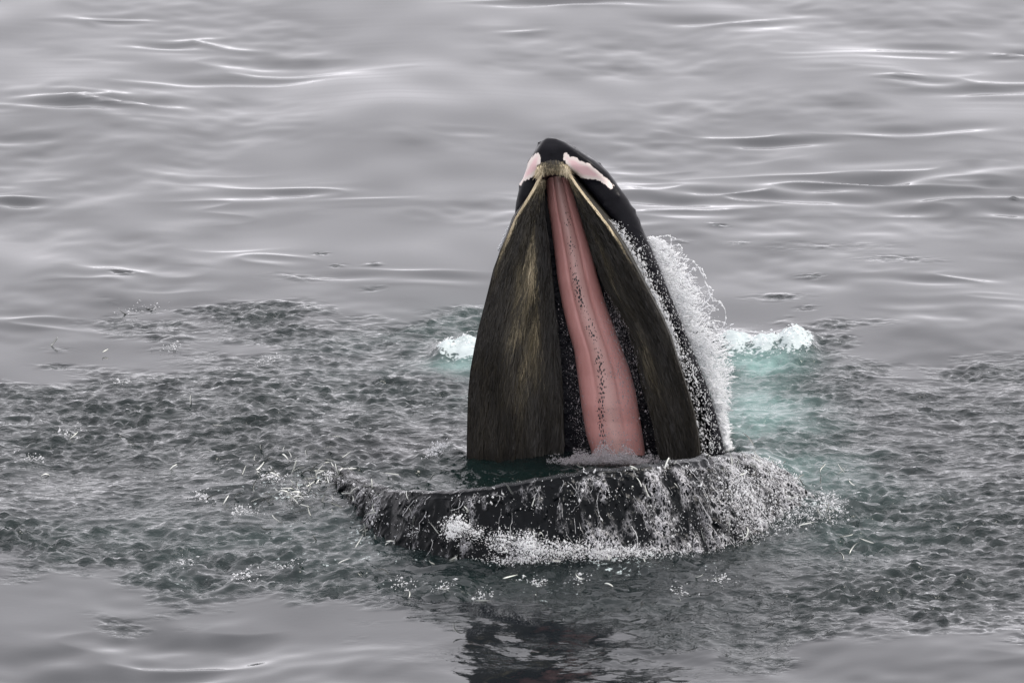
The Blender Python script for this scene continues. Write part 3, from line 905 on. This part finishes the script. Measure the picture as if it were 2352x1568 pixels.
parts.append(beads(P(xx, yy, YW(yy, 0.10 + r_.uniform(-.08, .14, n))), np.clip(r_.lognormal(math.log(0.0017), 0.6, n), 0.0006, 0.007), r_.normal(0, 1, (n, 3)), r_.uniform(1, 2.0, n), r_))
v, f = join(parts)
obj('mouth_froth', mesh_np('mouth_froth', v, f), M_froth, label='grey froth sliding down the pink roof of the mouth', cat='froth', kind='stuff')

# ------------------------------------------------------------------ water sheeting over the lower jaw
NS, NT = 640, 110
sS = np.linspace(0.0, 1.0, NS)
rs = np.stack([np.interp(sS * tt[-1], ts, rim[:, k]) for k in range(3)], -1)
nn = np.stack([np.interp(sS * tt[-1], ts, nrm[:, k]) for k in range(2)], -1)
fl = np.interp(sS, frac, flare)
T = np.linspace(0, 1, NT)
prof_o = np.array([(-0.03, 0.0), (0.02, -0.01), (0.055, -0.05), (0.11, -0.16), (0.20, -0.34), (0.28, -0.5), (0.34, -0.62)])
po = np.interp(T, np.linspace(0, 1, len(prof_o)), prof_o[:, 0])
pz = np.interp(T, np.linspace(0, 1, len(prof_o)), prof_o[:, 1])
f1 = spectral(NS, NT, 0.009, 0.007, 0.05, 0.5, 1.1, 41, 2.6, 1.0)
f2 = spectral(NS, NT, 0.009, 0.007, 0.03, 0.14, 1.0, 42, 1.6, 1.0)
thick = 0.014 + 0.024 * smooth01(T, 0.12, 0.5)[None, :] * np.clip(0.55 + 0.5 * f1 + 0.28 * f2, 0, 2.6)
thick = thick * np.interp(sS, [0, .1, .3, .5, .7, .85, 1], [1.2, 1.1, .8, 1.0, 1.4, 2.2, 1.6])[:, None]
thick[:, 0] = 0.006
oo = (po[None, :] * np.where(po > 0, 1, 1)[None, :]) * np.where(po[None, :] > 0, fl[:, None], 1) + thick
SH = np.stack([rs[:, None, 0] + nn[:, None, 0] * oo, rs[:, None, 1] + nn[:, None, 1] * oo, rs[:, None, 2] + pz[None, :] + 0.4 * thick * (T[None, :] < 0.2)], -1)
foam_s = np.interp(T, [0, .12, .3, .6, .8, 1], [-.32, -.12, .06, .06, .18, .26])[None, :] + np.interp(sS, [0, .1, .3, .42, .6, .8, 1], [-.05, -.02, -.14, -.06, .05, .10, .05])[:, None] + 0.08 * f1
me = mesh_np('jaw_cascade', SH, grid_faces(NS, NT))
attr(me, 'foam', foam_s)
obj('jaw_cascade', me, M_sheet, label='dark water pouring in a ragged sheet over the rim of the lower jaw', cat='water', kind='stuff')

def wall(s, t, lift):
    """a point on the poured sheet, lifted off it"""
    a = np.clip(s * (NS - 1), 0, NS - 2).astype(int)
    b2 = np.clip(t * (NT - 1), 0, NT - 2).astype(int)
    p = SH[a, b2].copy()
    p[:, 0] += nn[a, 0] * lift
    p[:, 1] += nn[a, 1] * lift
    return p
parts = []
r_ = np.random.default_rng(19)
ns, K = 240, 9
s0 = np.clip(r_.beta(3.2, 1.9, ns), 0.02, .99)
t0 = r_.uniform(0.12, 0.95, ns)
dn = r_.normal(0.0, 0.3, ns)
sp_, tp_ = s0.copy(), t0.copy()
path = []
ln = r_.uniform(0.05, 0.2, ns)
an = math.pi / 2 + dn
cv = r_.normal(0, 1.0, ns)
lf = r_.uniform(0.0, 0.03, ns)
for k in range(K):
    path.append(wall(sp_, np.clip(tp_, 0, .99), lf + 0.012 * math.sin(k / K * 3)))
    sp_ = np.clip(sp_ + np.cos(an) * ln / K / tt[-1], 0, 1)
    tp_ = tp_ + np.sin(an) * ln / K / 0.75
    an = an + cv / K
path = np.array(path).transpose(1, 0, 2)
parts.append(strands(path, r_.uniform(0.0005, 0.0014, (ns, 1)) * np.clip(1 + r_.normal(0, .5, (ns, K)), .2, 2.5)))
n = 12000
s0 = np.where(r_.random(n) < .6, r_.beta(5, 1.6, n), r_.uniform(0.02, 1, n))
t0 = r_.beta(1.8, 1.2, n)
ck = (np.sin(s0 * 61 + 3 * np.sin(t0 * 7)) + np.sin(s0 * 137 + t0 * 9) + np.sin(s0 * 29 - t0 * 13)) / 3
kp = r_.random(n) < 0.35 + 0.9 * ck
s0, t0 = s0[kp], t0[kp]
n = len(s0)
lf = np.abs(r_.normal(0, .03, n)) * (0.4 + s0 * 1.3)
parts.append(beads(wall(s0, t0, lf), np.clip(r_.lognormal(math.log(0.0019), 0.6, n), 0.0007, 0.009), np.tile([[0.1, 0, -1.0]], (n, 1)) + r_.normal(0, .5, (n, 3)), r_.uniform(1, 3, n), r_))
# fine mist along the rim
n = 450
s0 = r_.uniform(0.02, .96, n)
pm_ = wall(s0, r_.uniform(0.0, .14, n), r_.uniform(0, .01, n))
pm_[:, 2] += np.abs(r_.normal(0, .008, n))
parts.append(beads(pm_, r_.uniform(0.0006, 0.0014, n), r_.normal(0, 1, (n, 3)), r_.uniform(1, 2, n), r_))
# lumps of foam where the sheet meets the sea
for (a, c_, sx, sy, m_) in ((1048, 1210, 16, 12, 420), (1035, 1228, 7, 6, 90), (1150, 1245, 22, 16, 320), (1215, 1252, 16, 16, 420), (1290, 1262, 40, 12, 520), (1390, 1268, 50, 10, 420), (1190, 1286, 40, 5, 200),
                            (1460, 1270, 40, 10, 260), (1580, 1275, 50, 10, 220), (940, 1222, 10, 10, 90), (1090, 1222, 12, 10, 110), (1760, 1200, 45, 45, 700), (1700, 1130, 40, 35, 700), (1850, 1190, 40, 30, 420), (1800, 1270, 60, 20, 420), (1900, 1170, 22, 16, 200)):
    m_ = int(m_ * (3.0 if a < 1500 else 1.9))
    gx, gy = r_.normal(a, sx, m_), r_.normal(c_, sy, m_)
    yfront = np.interp(gx, [900, 1000, 1200, 1500, 1700, 1900], [43.17, 42.52, 42.30, 42.55, 43.0, 43.5])
    q = P(gx, gy, yfront + r_.normal(0, .05, m_))
    q[:, 2] = np.maximum(q[:, 2], 0.0)
    parts.append(beads(q, np.clip(r_.lognormal(math.log(0.0018), 0.6, m_), 0.0007, 0.008), r_.normal(0, 1, (m_, 3)), r_.uniform(1, 2, m_), r_))
v, f = join(parts)
obj('jaw_foam', mesh_np('jaw_foam', v, f), M_foam, label='white strands and beads of foam tumbling down the lower jaw', cat='foam', kind='stuff')

# ------------------------------------------------------------------ flecks of foam over the churned water
for (lst, lab) in (([(1830, 775, 30, 14, 160), (1760, 785, 40, 12, 120), (1690, 778, 40, 16, 120)], 'flecks of white foam on the churned turquoise water beyond the spray'),
                   ([(1045, 780, 30, 14, 120), (1080, 765, 20, 12, 80)], 'flecks of white foam on the churned heap beside the broad baleen rack')):
    parts = []
    r_ = np.random.default_rng(len(lst))
    for (a, c_, sx, sy, m_) in lst:
        q = G(r_.normal(a, sx, m_), r_.normal(c_ + 25, sy, m_))
        q[:, 2] = sea_height(q) + np.abs(r_.normal(0, .012, m_))
        q = q[q[:, 2] > 0.05]
        m_ = len(q)
        parts.append(beads(q, np.clip(r_.lognormal(math.log(0.0035), 0.6, m_), 0.001, 0.014), r_.normal(0, 1, (m_, 3)) * [1, 1, .4], r_.uniform(1, 3, m_), r_))
    v, f = join(parts)
    obj('foam_flecks', mesh_np('foam_flecks', v, f), M_foam, label=lab, cat='foam', kind='stuff')

# ------------------------------------------------------------------ fish
def fish_mesh(bend, seed):
    r_ = np.random.default_rng(seed)
    K, N = 13, 8
    L = 0.125
    s = np.linspace(0, 1, K)
    hgt = 0.0062 * np.interp(s, [0, .06, .2, .5, .8, .92, 1], [.15, .6, 1, 1, .6, .32, .2])
    wdt = 0.0048 * np.interp(s, [0, .06, .2, .5, .8, .92, 1], [.15, .6, 1, .95, .55, .25, .1])
    ang = bend * (s - 0.45) + 0.5 * bend * np.clip(s - 0.6, 0, 1) * 2
    cx_ = np.cumsum(np.cos(ang)) * L / K
    cy_ = np.cumsum(np.sin(ang)) * L / K
    cx_ -= cx_.mean()
    cy_ -= cy_.mean()
    th = np.linspace(0, 2 * math.pi, N, endpoint=False)
    nxn, nyn = -np.sin(ang), np.cos(ang)
    v = np.stack([cx_[:, None] + nxn[:, None] * wdt[:, None] * np.cos(th), cy_[:, None] + nyn[:, None] * wdt[:, None] * np.cos(th), hgt[:, None] * np.sin(th)[None, :] + 0 * cx_[:, None]], -1)
    bel = np.tile(smooth01(-np.sin(th), -0.55, 0.15)[None], (K, 1)).ravel()
    v = v.reshape(-1, 3)
    # forked tail and a low fin along the back
    e, d = np.array([cx_[-1], cy_[-1], 0]), np.array([math.cos(ang[-1]), math.sin(ang[-1]), 0])
    nl = np.array([-d[1], d[0], 0]) * 0.0006
    tail = np.array([e - d * 0.002 + nl, e + d * 0.012 + [0, 0, 0.008], e + d * 0.005, e + d * 0.012 - [0, 0, 0.008], e - d * 0.002 - nl])
    b0 = len(v)
    v = np.concatenate([v, tail])
    bel = np.concatenate([bel, np.full(5, .4)])
    f4 = grid_faces(K, N, wrap_v=True)
    f3 = np.array([(b0, b0 + 1, b0 + 2), (b0, b0 + 2, b0 + 3), (b0 + 4, b0 + 2, b0 + 1), (b0 + 4, b0 + 3, b0 + 2)])
    caps = np.array([np.arange(N)[::-1]])
    me = mesh_np('fish', v, [f4, f3, caps])
    attr(me, 'belly', bel)
    me.materials.append(M_fish)
    return me
FM = [fish_mesh(b_, i) for i, b_ in enumerate((0.25, -0.5, 1.0, -1.5, 2.1, -0.1, 1.5))]
r_ = np.random.default_rng(29)
def fish(pos, rot, k, label, group, sc_=1.0):
    o = obj('sand_eel', FM[k % len(FM)], None, None, label, 'fish', group)
    o.location = [float(q) for q in pos]
    o.rotation_euler = [float(q) for q in rot]
    o.scale = (sc_,) * 3
    return o
def leap(pxx, pyy, label, group, lift=(0.0, 0.05)):
    z = r_.uniform(*lift)
    p = G(pxx, pyy, z)
    p[2] = sea_height(p) + z
    fish(p, (r_.uniform(-1.2, 1.2), r_.normal(0, 0.55), r_.uniform(0, 6.28)), int(r_.integers(0, 7)), label, group, r_.uniform(0.75, 1.1))
L1 = 'slim silvery fish thrashing in the crowd off the sunken end of the jaw rim'
for _ in range(85):
    leap(np.clip(r_.normal(690, 70), 480, 800), r_.normal(1125, 40), L1, 'fish crowding off the end of the jaw rim', (0.0, 0.07))
L2 = 'slim fish caught in the water pouring over the jaw rim'
for _ in range(70):
    s_ = np.array([r_.uniform(0.03, .97)])
    t_1 = np.array([r_.uniform(.1, .95)])
    p = wall(s_, t_1, np.array([r_.uniform(0.005, .03)]))[0]
    if p[2] < 0.02:
        p[2] = 0.03
    fish(p, (r_.uniform(-1.4, 1.4), r_.normal(0, 1), r_.uniform(0, 6.28)), int(r_.integers(0, 7)), L2, 'fish in the water pouring off the jaw', r_.uniform(.75, 1.1))
L3 = 'slim pale fish skipping on the dark water before the lower jaw'
for (a, c_) in ((824, 1252), (900, 1252), (1060, 1278), (992, 1307), (1278, 1304), (936, 1364), (1022, 1364), (1051, 1450), (789, 1307), (730, 1240), (1480, 1306), (1230, 1360), (1330, 1330), (1600, 1325), (1640, 1322), (1170, 1330), (880, 1320), (1110, 1380), (1560, 1370), (1400, 1350)):
    leap(a, c_, L3, 'fish skipping before the jaw')
L4 = 'lone slim fish breaking the ruffled water well clear of the jaw'
for (a, c_) in ((290, 718), (343, 706), (240, 798), (122, 785), (68, 1048), (105, 1080), (395, 1075), (480, 1150), (478, 1035), (305, 1020), (600, 1040), (625, 1070), (170, 992), (560, 1090), (440, 930), (500, 980)):
    leap(a, c_, L4, 'scattered fish on the ruffled water', (0.0, 0.03))
L5 = 'slim fish flung clear beside the foaming corner of the jaw'
for (a, c_) in ((1838, 1100), (1846, 1106), (1880, 1190), (1905, 1205), (1820, 1150), (1780, 1090), (1960, 1255), (1940, 1230), (1720, 1040), (1590, 1040), (1850, 1215), (1900, 1180), (1930, 1275), (1990, 1245)):
    leap(a, c_, L5, 'fish by the foaming jaw corner', (0.02, 0.14))
L6 = 'slim fish in the dark water inside the mouth behind the jaw rim'
for (a, c_) in ((900, 1114), (994, 1109), (1330, 1078), (1342, 1082), (1390, 1040), (1270, 1085)):
    leap(a, c_, L6, 'fish inside the mouth', (0.0, 0.05))

# small splashes where fish broke the surface
parts = []
for (a, c_, m_) in ((345, 706, 24), (165, 990, 46), (80, 1050, 50), (300, 720, 18), (395, 800, 40), (620, 830, 36), (275, 880, 20), (735, 177, 4), (460, 1150, 70), (560, 1180, 80), (930, 1350, 60), (1020, 1360, 60), (1230, 1345, 80), (1330, 1340, 50), (1110, 1372, 50),
                    (660, 1300, 60), (560, 1320, 60), (420, 1290, 40), (1650, 1330, 60), (1560, 1360, 40), (1900, 1145, 80), (1930, 1180, 40), (1600, 1200, 0), (990, 1070, 110), (1010, 1050, 80), (680, 1150, 200), (620, 1110, 120), (760, 1120, 160)):
    if not m_:
        continue
    q = G(r_.normal(a, 16, m_), r_.normal(c_, 5, m_))
    q[:, 2] = sea_height(q) + np.abs(r_.normal(0, .02, m_))
    parts.append(beads(q, np.clip(r_.lognormal(math.log(0.0030), 0.5, m_), 0.001, 0.010), r_.normal(0, 1, (m_, 3)) * [1, 1, .4], r_.uniform(1, 3, m_), r_))
v, f = join(parts)
obj('surface_splashes', mesh_np('surface_splashes', v, f), M_foam, label='little white splashes scattered where fish broke the surface', cat='splash', kind='stuff')
